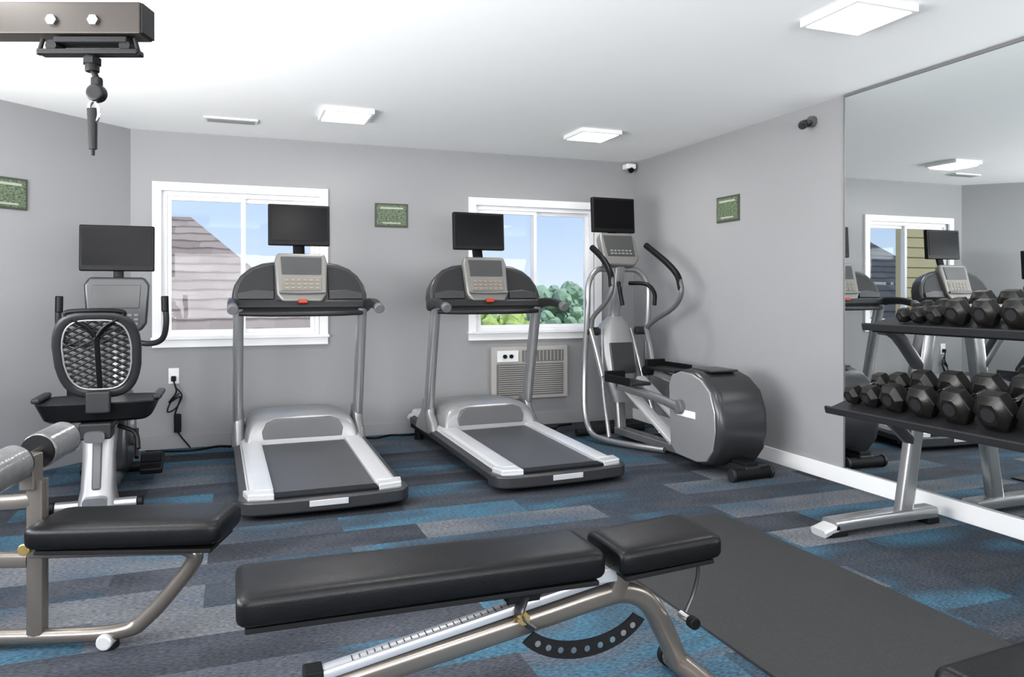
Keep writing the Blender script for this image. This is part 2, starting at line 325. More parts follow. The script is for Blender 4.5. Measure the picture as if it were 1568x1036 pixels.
# ------------------------------------------------------------ treadmill
def treadmill(x,y,rz):
    e=empty('treadmill',(x,y,0),rz); e.scale=(1.03,1,1); zt=lambda v:.118+.052*v
    loft('deck',[[(-.40,v,.05+.02*v),(.40,v,.05+.02*v),(.40,v,zt(v)-.03),(-.40,v,zt(v)-.03)] for v in(.08,1.95)],m_blackm,e,smooth=False)
    loft('belt',[[(-.265,v,zt(v)-.028),(.265,v,zt(v)-.028),(.265,v,zt(v)-dz),(-.265,v,zt(v)-dz)] for v,dz in((.07,.02),(.085,.006),(1.35,.004))],m_belt,e,smooth=False)
    for s in(-1,1):
        def ring(v,ex=0):
            z=zt(v); p=[(.268,z-.03),(.268,z+.012),(.29,z+.018),(.365+ex,z+.016),(.385+ex,z+.006),(.39+ex,z-.015),(.42+ex,z-.03),(.43+ex,z-.05),(.42+ex,z-.075),(.36,z-.078)]
            return [(s*a,v,max(b,.02)) for a,b in p]
        loft('side_rail',[ring(.10),ring(.6),ring(1.3),ring(1.75),ring(1.95)],m_lsilver,e,ang=25)
        loft('rail_trim',[[(s*.395,v,zt(v)-.014),(s*.436,v,zt(v)-.03),(s*.436,v,zt(v)-.07),(s*.395,v,zt(v)-.08)] for v in(.10,1.85)],m_dgrey,e,bevel=.006)
        loft('upright_boot',[[(s*.400+px*a,1.47+dy+py*b,z) for px,py in sup(1,1,3,20)] for a,b,dy,z in((.045,.24,.03,.14),(.043,.19,.02,.21),(.040,.095,.01,.28),(.036,.06,-.005,.38))],m_silver,e)
        sweep('upright',[(s*.403,1.475,.15),(s*.405,1.38,.62),(s*.405,1.27,1.10)],sup(.034,.05,2.6,18),m_silver,e,res=5,up=(0,1,0))
        sweep('arm_rest',[(s*.43,1.31,1.10),(s*.44,1.20,1.125),(s*.45,1.05,1.125),(s*.45,.90,1.10)],sup(.030,.034,3,18),m_char,e,res=5,taper=(1.15,.85))
        cyl('grip_cap',(s*.45,.92,1.105),(s*.45,.875,1.09),.034,m_mgrey,e,bevel=.008)
        cyl('foot',(s*.36,.16,0),(s*.36,.16,.06),.035,m_rubber,e)
        cyl('front_foot',(s*.36,1.85,0),(s*.36,1.85,.08),.035,m_rubber,e)
    pl=[(-.445,.15)]+[(-.445+.09*(1-math.cos(t)),.07-.09*math.sin(t)) for t in [i*math.pi/10 for i in range(6)]]
    pl+=[(-.2,-.038),(0,-.042),(.2,-.038)]+[(.445-.09*(1-math.cos(t)),.07-.09*math.sin(t)) for t in [i*math.pi/10 for i in range(5,-1,-1)]]+[(.445,.15)]
    prism('rear_cap',pl,'z',.030,.108,m_dgrey,e,bevel=.014,seg=3)
    prism('rear_cap_top',[(-.27,.0),(.27,.0),(.27,.09),(-.27,.09)],'z',.09,.124,m_black,e,bevel=.006)
    for s in(-1,1): prism('rail_end',[(s*.27,.0),(s*.40,.03),(s*.42,.14),(s*.268,.14)],'z',.09,.138,m_lsilver,e,bevel=.008)
    prism('rear_underside',[(-.40,.06),(-.34,.0),(.34,.0),(.40,.06),(.40,.3),(-.40,.3)],'z',.015,.05,m_black,e,bevel=.01)
    box('badge',(0,-.043,.078),(.20,.006,.032),m_lsilver,e,bevel=.002)
    rings=[]
    for v,w,h in((1.20,.33,.05),(1.205,.335,.10),(1.225,.343,.15),(1.26,.348,.178),(1.32,.35,.190),(1.5,.352,.195),(1.75,.345,.17),(1.88,.32,.10),(1.90,.30,.05)):
        z0=.10; zz=.18
        r=[]
        for i in range(29):
            t=math.pi*i/28; c,sn=math.cos(t),math.sin(t)
            r.append((w*math.copysign(abs(c)**.45,c)*(1+.07*(1-sn)),v-.05*(1-sn)**2 ,zz+h*sn**.55 - (zz-z0)*(1-sn)**3))
        rings.append(r)
    loft('motor_hood',rings,m_hood,e,ang=60)
    rc=[(-.255,.20),(-.262,.26),(-.235,.315),(-.18,.338),(.18,.338),(.235,.315),(.262,.26),(.255,.20)]
    prism('hood_front_recess',rc,'y',1.188,1.22,m_mgrey,e,bevel=.006)
    dome=[(-.44,.0),(-.445,.07),(-.43,.14),(-.39,.21),(-.33,.265),(-.25,.30),(-.15,.315),(0,.32)]
    dome=dome+[(-a,b) for a,b in dome[-2::-1]]
    c=empty('console_head'); c.parent=e; c.location=(0,1.30,1.115); c.rotation_euler=(-.30,0,0)
    prism('shell',dome,'y',-.03,.10,m_dgrey,c,bevel=.022,seg=3)
    inn=[(-.41,.03),(-.41,.08),(-.395,.14),(-.36,.20),(-.305,.245),(-.20,.28),(-.175,.28),(-.175,.03)]
    for s in(-1,1):
        prism('tray_recess',[(s*a,b) for a,b in inn],'y',-.037,-.02,m_char,c,bevel=.008)
        prism('recess_lower_lip',[(s*.18,.03),(s*.41,.03),(s*.41,.075),(s*.30,.10),(s*.18,.09)],'y',-.048,-.03,m_dgrey,c,bevel=.006)
    prism('lower_bar',[(-.43,-.045),(.43,-.045),(.43,.02),(-.43,.02)],'y',-.07,.06,m_char,c,bevel=.02,seg=3)
    pn=[(-.13,-.0),(-.165,.06),(-.175,.3),(-.16,.36),(.16,.36),(.175,.3),(.165,.06),(.13,0)]
    prism('center_panel',pn,'y',-.075,.0,m_panel,c,bevel=.02,seg=3)
    prism('display',[(-.13,.20),(.13,.20),(.135,.33),(-.135,.33)],'y',-.081,-.06,m_disp,c,bevel=.004)
    prism('keypad',[(-.13,.08),(.13,.08),(.13,.18),(-.13,.18)],'y',-.079,-.06,m_tan,c,bevel=.004)
    boxes('keys',[((-.1+i*.04,-.080,.10+j*.028),(.024,.006,.012)) for i in range(6) for j in range(3)],m_key,c)
    box('stop_key',(0,-.085,.0),(.06,.03,.03),m_red,c,bevel=.006)
    sweep('magazine_ledge',[(-.15,-.09,.065),(0,-.1,.058),(.15,-.09,.065)],.010,m_mgrey,c)
    sweep('hand_bar',[(-.40,1.24,1.06),(-.2,1.19,1.055),(.2,1.19,1.055),(.40,1.24,1.06)],.018,m_char,e)
    sweep('tv_post',[(0,1.40,1.30),(0,1.48,1.50),(0,1.50,1.62)],sup(.04,.018,3,12),m_black,e)
    tv(e,(0,1.46,1.685),w=.415)
    return e
treadmill(.492,4.18,math.radians(1.3))
treadmill(1.93,4.25,math.radians(3.6))

# ------------------------------------------------------------ elliptical
def elliptical(x,y):
    e=empty('elliptical_trainer',(x,y,0),math.radians(3)); e.scale=(1,.91,1)
    dz=-.03
    prof=[(.74,.16+dz),(.76,.60+dz),(.72,.67+dz),(.60,.705+dz),(.45,.70+dz),(.32,.665+dz),(.21,.59+dz),(.150,.46+dz),(.140,.33+dz),(.17,.20+dz),(.25,.11+dz),(.38,.085+dz),(.66,.10+dz)]
    prism('flywheel_housing',prof,'x',-.208,.208,m_dgrey,e,bevel=.06,seg=5)
    pc=[(.48+(p[0]-.48)*.90+.01,.38+(p[1]-.38)*.95) for p in prof]
    for s in(-1,1):
        prism('side_cover',pc,'x',s*.190,s*.211,m_hood,e,bevel=.018,seg=4)
        box('side_badge',(s*.213,.52,.38),(.004,.22,.045),m_white,e,bevel=.001)
    prism('housing_top_insert',[(-.11,.36),(.11,.36),(.11,.62),(-.11,.62)],'z',.665,.680,m_dgrey,e,bevel=.006)
    box('rear_beam',(0,.28,.06),(.12,.45,.06),m_char,e,bevel=.01)
    cyl('rear_foot',(-.14,.08,.042),(.14,.08,.042),.036,m_blackm,e,bevel=.006)
    for s in(-1,1): cyl('rear_foot_cap',(s*.14,.08,.042),(s*.165,.08,.042),.042,m_char,e,bevel=.008)
    box('rear_stem',(0,.15,.08),(.10,.16,.07),m_blackm,e,bevel=.01)
    box('floor_beam',(0,1.25,.055),(.10,1.2,.06),m_silver,e,bevel=.01)
    cyl('front_foot',(-.33,2.0,.035),(.33,2.0,.035),.035,m_char,e,bevel=.006)
    for s in(-1,1):
        sweep('ramp_rail',[(s*.10,.82,.12),(s*.10,1.66,.50)],sup(.045,.02,4,14),m_lsilver,e,res=1)
        zz=.0 if s<0 else .10
        sweep('link_arm',[(s*.24,.58,.42+zz*.3),(s*.19,.95,.44+zz*.4),(s*.16,1.55,.46+zz)],sup(.022,.032,3,14),m_silver,e,res=4)
        prism('pedal',[(s*.10,1.16),(s*.10,1.54),(s*.13,1.58),(s*.25,1.58),(s*.28,1.54),(s*.28,1.16)],'z',.50+zz*.8,.525+zz*.8,m_char,e,bevel=.008)
        prism('pedal_lip',[(s*.275,1.18),(s*.29,1.18),(s*.29,1.56),(s*.275,1.56)],'z',.50+zz*.8,.56+zz*.8,m_black,e,bevel=.004)
        prism('pedal_toe',[(s*.10,1.56),(s*.28,1.56),(s*.28,1.59),(s*.10,1.59)],'z',.50+zz*.8,.58+zz*.8,m_black,e,bevel=.006)
        cyl('roller',(s*.07,1.55,.47+zz),(s*.17,1.55,.47+zz),.04,m_black,e)
        cyl('crank_hub',(s*.21,.58,.42+zz*.3),(s*.25,.58,.42+zz*.3),.05,m_mgrey,e,bevel=.006)
        sweep('side_frame_loop',[(s*.08,1.90,1.40),(s*.20,1.88,1.385),(s*.285,1.86,1.27),(s*.295,1.86,1.05),(s*.30,1.90,.60),(s*.32,1.86,.25),(s*.325,1.74,.075),(s*.29,1.55,.04),(s*.20,1.30,.035),(s*.07,1.02,.035)],.024,m_silver,e,res=7)
        ph=0 if s>0 else .06
        sweep('moving_arm_lower',[(s*.23,1.66+ph,.52),(s*.245,1.74+ph,.72),(s*.27,1.86,.90)],sup(.02,.026,3,14),m_silver,e,res=4)
        if s>0:
            sweep('moving_arm',[(.27,1.87,.89),(.275,1.72,.97),(.28,1.44,1.08),(.28,1.32,1.20),(.28,1.38,1.34),(.275,1.62,1.50)],.020,m_mgrey,e,res=7)
            sweep('moving_arm_grip',[(.28,1.325,1.23),(.28,1.38,1.34),(.275,1.54,1.45),(.25,1.82,1.60)],.026,m_black,e,res=7)
        else:
            sweep('moving_arm',[(-.26,1.87,.89),(-.25,1.84,1.0),(-.20,1.72,1.12),(-.17,1.66,1.24),(-.165,1.70,1.36),(-.17,1.86,1.50)],.020,m_mgrey,e,res=7)
            sweep('moving_arm_grip',[(-.17,1.665,1.25),(-.165,1.70,1.36),(-.17,1.82,1.48),(-.19,1.98,1.58)],.026,m_black,e,res=7)
        cyl('arm_pivot',(s*.18,1.88,.88),(s*.30,1.88,.88),.035,m_char,e,bevel=.005)
        sweep('rear_strut',[(s*.14,1.90,.90),(s*.20,1.76,.45),(s*.24,1.58,.05)],.018,m_silver,e,res=3)
        sweep('fixed_grip',[(s*.05,1.76,1.28),(s*.13,1.62,1.27),(s*.16,1.54,1.20),(s*.15,1.52,1.10)],.017,m_black,e,res=6)
    loft('front_shroud',[[(px*a,cy+py*b,z) for px,py in sup(1,1,3,22)] for a,b,cy,z in((.10,.07,1.80,.30),(.15,.11,1.85,.45),(.17,.13,1.90,.62),(.17,.12,1.94,.80),(.13,.09,1.94,.93),(.06,.05,1.92,1.0))],m_hood,e)
    sweep('mast',[(0,1.82,.05),(0,1.88,.5),(0,1.94,.95),(0,1.88,1.25),(0,1.84,1.45)],sup(.045,.04,3,16),m_silver,e,res=5,up=(0,1,0))
    box('shroud_panel',(0,1.785,.66),(.22,.02,.26),m_dgrey,e,bevel=.008,rot=(-.25,0,0))
    c=empty('console_head'); c.parent=e; c.location=(0,1.80,1.42); c.rotation_euler=(-.42,0,0)
    prism('console',[(-.12,.0),(-.17,.06),(-.17,.26),(-.15,.30),(.15,.30),(.17,.26),(.17,.06),(.12,0)],'y',-.03,.05,m_panel,c,bevel=.018,seg=3)
    prism('display',[(-.13,.08),(.13,.08),(.14,.27),(-.14,.27)],'y',-.036,-.02,m_disp,c,bevel=.003)
    boxes('keys',[((-.09+i*.036,-.038,.10+j*.026),(.022,.006,.012)) for i in range(6) for j in range(2)],m_key,c)
    sweep('tv_post',[(0,1.88,1.5),(0,1.98,1.72),(0,1.99,1.82)],sup(.04,.018,3,12),m_black,e)
    tv(e,(0,1.96,1.856),w=.41)
elliptical(3.13,3.93)

# ------------------------------------------------------------ recumbent bike
def bike(x,y):
    e=empty('recumbent_bike',(x,y,0)); e.scale=(1,.88,1)
    sweep('base_beam',[(0,.05,.06),(0,.6,.07),(0,1.25,.06)],sup(.06,.035,4,16),m_silver,e,res=4)
    cyl('rear_stabilizer',(-.20,.14,.035),(.20,.14,.035),.035,m_silver,e,bevel=.005)
    for s in(-1,1): cyl('stabilizer_cap',(s*.20,.14,.037),(s*.23,.14,.037),.037,m_black,e,bevel=.006)
    cyl('front_stabilizer',(-.24,1.25,.035),(.24,1.25,.035),.035,m_char,e,bevel=.005)
    loft('seat_column',[[(px*a,cy+py*b,z) for px,py in sup(1,1,4,22)] for a,b,cy,z in((.10,.14,.20,.03),(.085,.10,.22,.12),(.08,.075,.25,.30),(.09,.07,.28,.46))],m_hood,e)
    box('column_insert',(0,.165,.27),(.045,.06,.30),m_mgrey,e,bevel=.01,rot=(-.18,0,0))
    sweep('seat_rail',[(0,.05,.42),(0,.45,.47),(0,.95,.42)],sup(.05,.03,4,16),m_mgrey,e,res=4)
    box('seat_carriage',(0,.2,.45),(.16,.26,.09),m_char,e,bevel=.012)
    sweep('adjust_lever',[(.10,.2,.46),(.19,.15,.42),(.21,.1,.34)],.012,m_black,e)
    loft('seat_cushion',[[(px*a,.30+py*b,z) for px,py in sup(1,1,5,36)] for a,b,z in((.245,.17,.495),(.265,.20,.51),(.295,.215,.575),(.305,.22,.597),(.30,.215,.604),(.27,.18,.598))],m_leather,e)
    for s in(-1,1):
        box('seat_side_grip',(s*.298,.34,.615),(.045,.34,.030),m_char,e,bevel=.012)
    cz=.865; W=.192; Hh=.215; ox=.018
    def bp(a,b):
        z=cz+b; w=a*(1-.16*max(0,-b/Hh)-.06*max(0,b/Hh)); yy=.04-.10*(b/Hh)+ .35*(abs(a)**2)
        return (w+ox,yy,z)
    ring=[bp(px,pz) for px,pz in sup(W,Hh,3.6,36)]
    sweep('backrest_frame',ring,sup(.026,.018,2.5,12),m_char,e,res=1,closed=True)
    ring2=[bp(px,pz) for px,pz in sup(W*.87,Hh*.89,3.4,36)]
    sweep('backrest_inner_highlight',[(p[0],p[1]-.012,p[2]) for p in ring2],.005,m_hood,e,res=1,closed=True)  # thin silver line imitates the highlight along the ring's inner edge
    bm=bmesh.new(); nx,nz=11,12; vv={}
    for i in range(nx+1):
        for j in range(nz*2+1):
            a=(-1+2*i/nx)*W*.97; b=(-1+j/nz)*Hh*.95
            if (i+j)%2==0: vv[i,j]=bm.verts.new(bp(a,b))
    for i in range(nx+1):
        for j in range(nz*2+1):
            if (i+j)%2==1:
                k=[(i,j-1),(i+1,j),(i,j+1),(i-1,j)]
                if all(q in vv for q in k): bm.faces.new([vv[q] for q in k])
    dl=[f for f in bm.faces if any((abs(v.co.x-ox)/(W*.99))**3.4+(abs(v.co.z-cz)/(Hh*.99))**3.4>1 for v in f.verts)]
    bmesh.ops.delete(bm,geom=dl,context='FACES')
    me=bpy.data.meshes.new('backrest_mesh'); bm.to_mesh(me); bm.free(); me.materials.append(m_black)
    o=bpy.data.objects.new('backrest_mesh',me); link(o); o.parent=e
    w=o.modifiers.new('w','WIREFRAME'); w.thickness=.015; w.use_boundary=True
    sweep('backrest_spine',[bp(0,-.20),bp(0,-.1),bp(0,.11)],sup(.014,.01,3,10),m_black,e,res=4)
    for s in(-1,1): sweep('backrest_y_brace',[bp(0,.09),bp(s*.05,.155),bp(s*.12,.195)],sup(.022,.01,3,10),m_black,e,res=4)
    box('backrest_bracket',(ox,.06,.61),(.12,.05,.12),m_char,e,bevel=.012)
    sweep('top_handle',[bp(-.14,.21),(-.11,-.06,1.10),(ox,-.08,1.108),(.146,-.06,1.10),bp(.14,.21)],.012,m_black,e,res=6)
    prism('drive_housing',[(.72,.12),(.70,.35),(.78,.52),(.95,.60),(1.15,.56),(1.27,.40),(1.27,.14),(1.1,.08),(.8,.08)],'x',-.09,.09,m_dgrey,e,bevel=.03,seg=4)
    for s in(-1,1):
        cyl('crank_disc',(s*.09,.98,.32),(s*.11,.98,.32),.10,m_silver,e,n=32)
        d=s
        sweep('crank_arm',[(s*.12,.98,.32),(s*.13,.98-.12*d,.32-.16*d)],sup(.012,.02,3,12),m_char,e,res=1)
        box('pedal',(s*.22,.98-.12*d,.32-.20*d),(.13,.24,.04),m_black,e,bevel=.012,rot=(.3,0,0))
        prism('pedal_strap',[(s*.16,.88-.12*d),(s*.28,.88-.12*d),(s*.28,.94-.12*d),(s*.16,.94-.12*d)],'z',.34-.20*d,.40-.20*d,m_black,e,bevel=.01)
    sweep('mast',[(0,1.12,.50),(0,1.13,.80),(0,1.10,1.05)],sup(.05,.035,3,16),m_silver,e,res=4,up=(0,1,0))
    prism('console',[(-.14,.95),(-.175,1.0),(-.19,1.25),(-.16,1.30),(.16,1.30),(.19,1.25),(.175,1.0),(.14,.95)],'y',1.02,1.09,m_dgrey,e,bevel=.02,seg=3)
    prism('display',[(-.13,1.10),(.13,1.10),(.14,1.25),(-.14,1.25)],'y',1.012,1.03,m_disp,e,bevel=.004)
    boxes('keys',[((-.11+i*.037,1.017,1.0+j*.028),(.024,.008,.014)) for i in range(7) for j in range(3)],m_mgrey,e)
    for s in(-1,1):
        sweep('handlebar',[(s*.05,1.05,.90),(s*.18,1.0,.87),(s*.27,.92,.90),(s*.30,.86,1.0),(s*.295,.84,1.15)],.018,m_char,e,res=7)
        cyl('handlebar_tip',(s*.295,.84,1.08),(s*.293,.838,1.18),.022,m_black,e,bevel=.006)
    sweep('tv_post',[(0,1.10,1.1),(0,1.12,1.3),(0,1.10,1.45)],sup(.03,.018,3,12),m_black,e)
    tv(e,(0,1.06,1.487),w=.435,h=.295)
bike(-.69,4.54)

# ------------------------------------------------------------ adjustable weight bench (foreground)
def wbench():
    e=empty('adjustable_weight_bench',(0,2.03,0))
    def pad(name,x0,x1,z0,z1,w0,w1,th=.075):
        L=x1-x0
        rr=[]
        for t in [0,.004,.015,.03,.05,.1,.2,.35,.5,.65,.8,.9,.95,.97,.985,.996,1]:
            xx=x0+L*t; zz=z0+(z1-z0)*t; ww=w0+(w1-w0)*t; ed=min(t,1-t)*L
            k=1 if ed>.03 else math.sqrt(max(0,1-(1-ed/.03)**2)); kz=.6+.4*k; ky=.86+.14*k
            rr.append([(xx,px*ww/2*ky,zz+pz*kz) for px,pz in sup(1,th/2,5,32)])
        loft(name,rr,m_leather,e,ang=80)
        box(name+'_board',((x0+x1)/2,0,(z0+z1)/2-th/2-.006),(L-.04,(w0+w1)/2-.03,.014),m_blackm,e,bevel=.003,rot=(0,-math.atan2(z1-z0,L),0))
    pad('backrest_pad',.010,.998,.436,.427,.265,.245,th=.088)
    pad('seat_pad',1.045,1.385,.420,.438,.24,.26,th=.08)
    sweep('spine_tube',[(-.33,0,.07),(.34,0,.178),(.79,0,.25),(1.02,0,.288),(1.12,0,.294),(1.20,0,.25),(1.26,0,.15),(1.31,0,.045)],sup(.028,.032,3,18),m_taupe,e,res=6)
    cyl('rear_foot_bar',(-.35,-.24,.04),(-.35,.24,.04),.034,m_taupe,e,bevel=.004)
    cyl('front_foot_bar',(1.32,-.24,.04),(1.32,.06,.04),.034,m_taupe,e,bevel=.004)
    for s in(-1,1): cyl('foot_cap',(-.35,s*.24,.04),(-.35,s*.275,.04),.039,m_rubber,e,bevel=.006)
    cyl('foot_cap',(1.32,-.24,.04),(1.32,-.275,.04),.039,m_rubber,e,bevel=.006)
    cyl('foot_cap',(1.32,.06,.04),(1.32,.085,.04),.039,m_rubber,e,bevel=.006)
    sweep('ladder_bar',[(.20,-.0,.20),(1.07,-.0,.352)],sup(.024,.014,5,14),m_steel,e,res=1)
    bx=[]
    for i in range(30):
        t=i/29; bx.append(((.30+.58*t,-.006,.2185+.58*t*.1747+.0142),(.002,.018 if i%5 else .03,.0015)))
    boxes('ladder_marks',bx,m_black,e)
    box('ladder_end_cap',(.20,0,.20),(.05,.06,.045),m_blackm,e,bevel=.005)
    A=[]; B=[]
    cx,cz0=.96,.455; 
    for i in range(21):
        t=math.radians(212+i*(332-212)/20)
        A.append((cx+.245*math.cos(t)*.92,.0+cz0-.13+.245*math.sin(t)*.62-.03)); B.append((cx+.205*math.cos(t)*.90,cz0-.13+.205*math.sin(t)*.50-.03))
    prism('adjust_arc_plate',A+B[::-1],'y',-.052,-.044,m_blackm,e,smooth=False)
    for i in range(1,10):
        t=math.radians(212+i*12.0)
        X=cx+.225*math.cos(t)*.91; Z=cz0-.16+.225*math.sin(t)*.56
        cyl('plate_hole_ring',(X,-.055,Z),(X,-.050,Z),.009,m_chrome,e,n=16)
    sweep('seat_strut',[(1.08,0,.29),(1.12,0,.385)],sup(.03,.03,4,14),m_taupe,e,res=1)
    sweep('seat_hanger',[(1.34,-.03,.40),(1.355,-.04,.35),(1.34,-.04,.28),(1.31,-.04,.22)],sup(.014,.006,3,10),m_dgrey,e,res=5)
    box('backrest_hinge',(.78,0,.345),(.10,.07,.05),m_blackm,e,bevel=.005)
    sweep('prop_strut',[(.78,-.035,.34),(.76,-.045,.29),(.80,-.047,.25)],sup(.018,.006,3,10),m_dgrey,e,res=4)
    cyl('pivot_bolt',(.77,-.06,.285),(.77,.06,.285),.017,m_brass,e)
    cyl('pull_pin',(1.30,-.08,.21),(1.30,-.03,.21),.012,m_chrome,e); cyl('pull_knob',(1.30,-.11,.21),(1.30,-.08,.21),.018,m_black,e,bevel=.004)
    box('hinge_plate',(1.02,0,.368),(.10,.10,.04),m_steel,e,bevel=.004)
wbench()

# ------------------------------------------------------------ leg extension bench (left)
def lbench():
    e=empty('leg_extension_bench',(0,2.75,0),math.radians(-18))
    rr=[]
    x0,x1=-.625,.0;Ln=x1-x0;w=.265;th=.09
    for t in [0,.006,.02,.04,.07,.15,.3,.5,.7,.85,.93,.96,.98,.994,1]:
        ed=min(t,1-t)*Ln; k=1 if ed>.045 else math.sqrt(max(0,1-(1-ed/.045)**2))
        rr.append([(x0+Ln*t,px*w/2*(.8+.2*k),.405+.012*t+pz*(.55+.45*k)) for px,pz in sup(1,th/2,4.5,32)])
    loft('seat_pad',rr,m_leather,e,ang=80)
    box('seat_board',((x0+x1)/2,0,.357),(Ln-.06,w-.04,.014),m_blackm,e,bevel=.003)
    sweep('seat_support_tube',[(-.66,0,.33),(-.3,0,.335),(-.12,0,.335)],sup(.028,.024,4,14),m_taupe,e,res=3)
    sweep('frame_tube',[(-.16,0,.335),(-.12,0,.30),(-.19,0,.20),(-.28,0,.10),(-.36,0,.055),(-.60,0,.04),(-1.35,0,.035)],.026,m_taupe,e,res=7)
    sweep('front_post',[(-.645,0,.04),(-.645,0,.57)],sup(.028,.024,5,14),m_taupe,e,res=1)
    cyl('frame_foot',(-.41,-.04,.028),(-.41,.04,.028),.027,m_lsilver,e,bevel=.008)
    cyl('frame_foot_pad',(-.41,0,.0),(-.41,0,.02),.034,m_rubber,e,bevel=.004)
    A=Vector((-.675,-.30,.620)); B=Vector((-.685,.27,.668)); D=(B-A)
    P=lambda f:tuple(A+D*f)
    cyl('roller_rod',P(0),P(1),.012,m_chrome,e)
    box('roller_bracket',(-.66,-.01,.60),(.05,.06,.12),m_taupe,e,bevel=.006)
    cyl('foam_roller',P(.06),P(.42),.062,m_foam,e,n=32,bevel=.012)
    cyl('foam_roller',P(.64),P(.95),.062,m_foam,e,n=32,bevel=.012)
    for f in(.055,.415,.635,.945): cyl('roller_end_disc',P(f),P(f+.012),.057,m_black,e,n=32)
    cyl('rod_cap',P(.03),P(.06),.024,m_brass,e)
    sweep('lever_arm',[(-.66,0,.50),(-.90,0,.46),(-1.05,0,.25)],sup(.024,.024,4,14),m_taupe,e,res=5)
    cyl('lower_roller_rod',(-1.05,-.26,.24),(-1.05,.26,.24),.012,m_chrome,e)
    cyl('lower_foam_roller',(-1.05,-.25,.24),(-1.05,-.04,.24),.055,m_foam,e,n=32,bevel=.012)
    cyl('lower_foam_roller',(-1.05,.04,.24),(-1.05,.25,.24),.055,m_foam,e,n=32,bevel=.012)
    sweep('side_beam',[(-.67,0,.30),(-1.0,0,.30),(-1.25,0,.30)],sup(.024,.024,4,14),m_taupe,e,res=2)
    sweep('rear_post',[(-1.25,0,.04),(-1.25,0,.33)],sup(.024,.024,4,14),m_taupe,e,res=1)
    cyl('pull_pin',(-.64,-.06,.36),(-.64,.0,.36),.012,m_chrome,e); cyl('pull_knob',(-.64,-.09,.36),(-.64,-.06,.36),.02,m_brass,e,bevel=.004)
    cyl('rear_stabilizer',(-1.35,-.25,.035),(-1.35,.25,.035),.030,m_taupe,e,bevel=.004)
lbench()

# ------------------------------------------------------------ cable machine (upper left)
def cable():
    A=math.radians(-20)
    e=empty('cable_crossover_machine',(-.262,2.765,0),A)
    m_beam=M('beam_dark_paint',(.032,.027,.024),.35,.3)
    z=2.095
    box('top_beam',(-.80,0,z),(1.60,.09,.105),m_beam,e,bevel=.006)
    box('beam_end_cap',(.003,0,z),(.008,.084,.098),m_black,e,bevel=.003)
    for xx in(-.15,-.285,-.9): cyl('beam_bolt',(xx,-.045,z-.01),(xx,-.056,z-.01),.018,m_taupe,e,n=6)
    box('pulley_carriage_top',(-.17,0,z-.066),(.24,.07,.02),m_blackm,e,bevel=.004)
    box('pulley_carriage',(-.18,-.01,z-.105),(.33,.05,.018),m_black,e,bevel=.005)
    for xx in(-.30,-.06): cyl('carriage_roller',(xx,-.03,z-.085),(xx,.03,z-.085),.018,m_blackm,e); 
    for xx in(-.33,-.03): sweep('carriage_lug',[(xx,-.02,z-.06),(xx+(.015 if xx>-.1 else -.015),-.02,z-.115)],.007,m_black,e,res=1)
    cyl('swivel_housing',(-.18,0,z-.11),(-.18,0,z-.165),.022,m_black,e,bevel=.004)
    cyl('swivel_nut',(-.18,0,z-.12),(-.18,0,z-.14),.03,m_blackm,e,n=6)
    sweep('cable_drop',[(-.18,0,z-.15),(-.165,0,z-.19)],.010,m_black,e,res=1)
    cyl('ball_stop',(-.165,-.02,z-.235),(-.165,.02,z-.235),.030,m_black,e,bevel=.01)
    box('clip_body',(-.165,0,z-.215),(.034,.03,.07),m_blackm,e,bevel=.01)
    sweep('carabiner',[(-.175,0,z-.26),(-.190,0,z-.28),(-.190,0,z-.32),(-.175,0,z-.335),(-.160,0,z-.31),(-.165,0,z-.27)],.006,m_chrome,e,res=5,closed=True)
    sweep('strap_handle',[(-.18,0,z-.285),(-.178,0,z-.42)],sup(.016,.012,3,12),m_black,e,res=1,taper=(1,.8))
    sweep('strap_tip',[(-.178,0,z-.41),(-.178,0,z-.44)],.006,m_black,e,res=1)
    box('mast',(-1.55,0,1.07),(.09,.09,2.14),m_taupe,e,bevel=.006)
    box('base',(-1.55,.0,.03),(.16,1.0,.06),m_taupe,e,bevel=.006)
    box('weight_stack',(-1.55,.30,.42),(.20,.26,.72),m_black,e,bevel=.01)
    for s in(-.06,.06): cyl('guide_rod',(-1.55+s,.30,.05),(-1.55+s,.30,2.0),.010,m_chrome,e)
    box('top_plate',(-1.55,.17,2.02),(.2,.42,.04),m_taupe,e,bevel=.005)
cable()

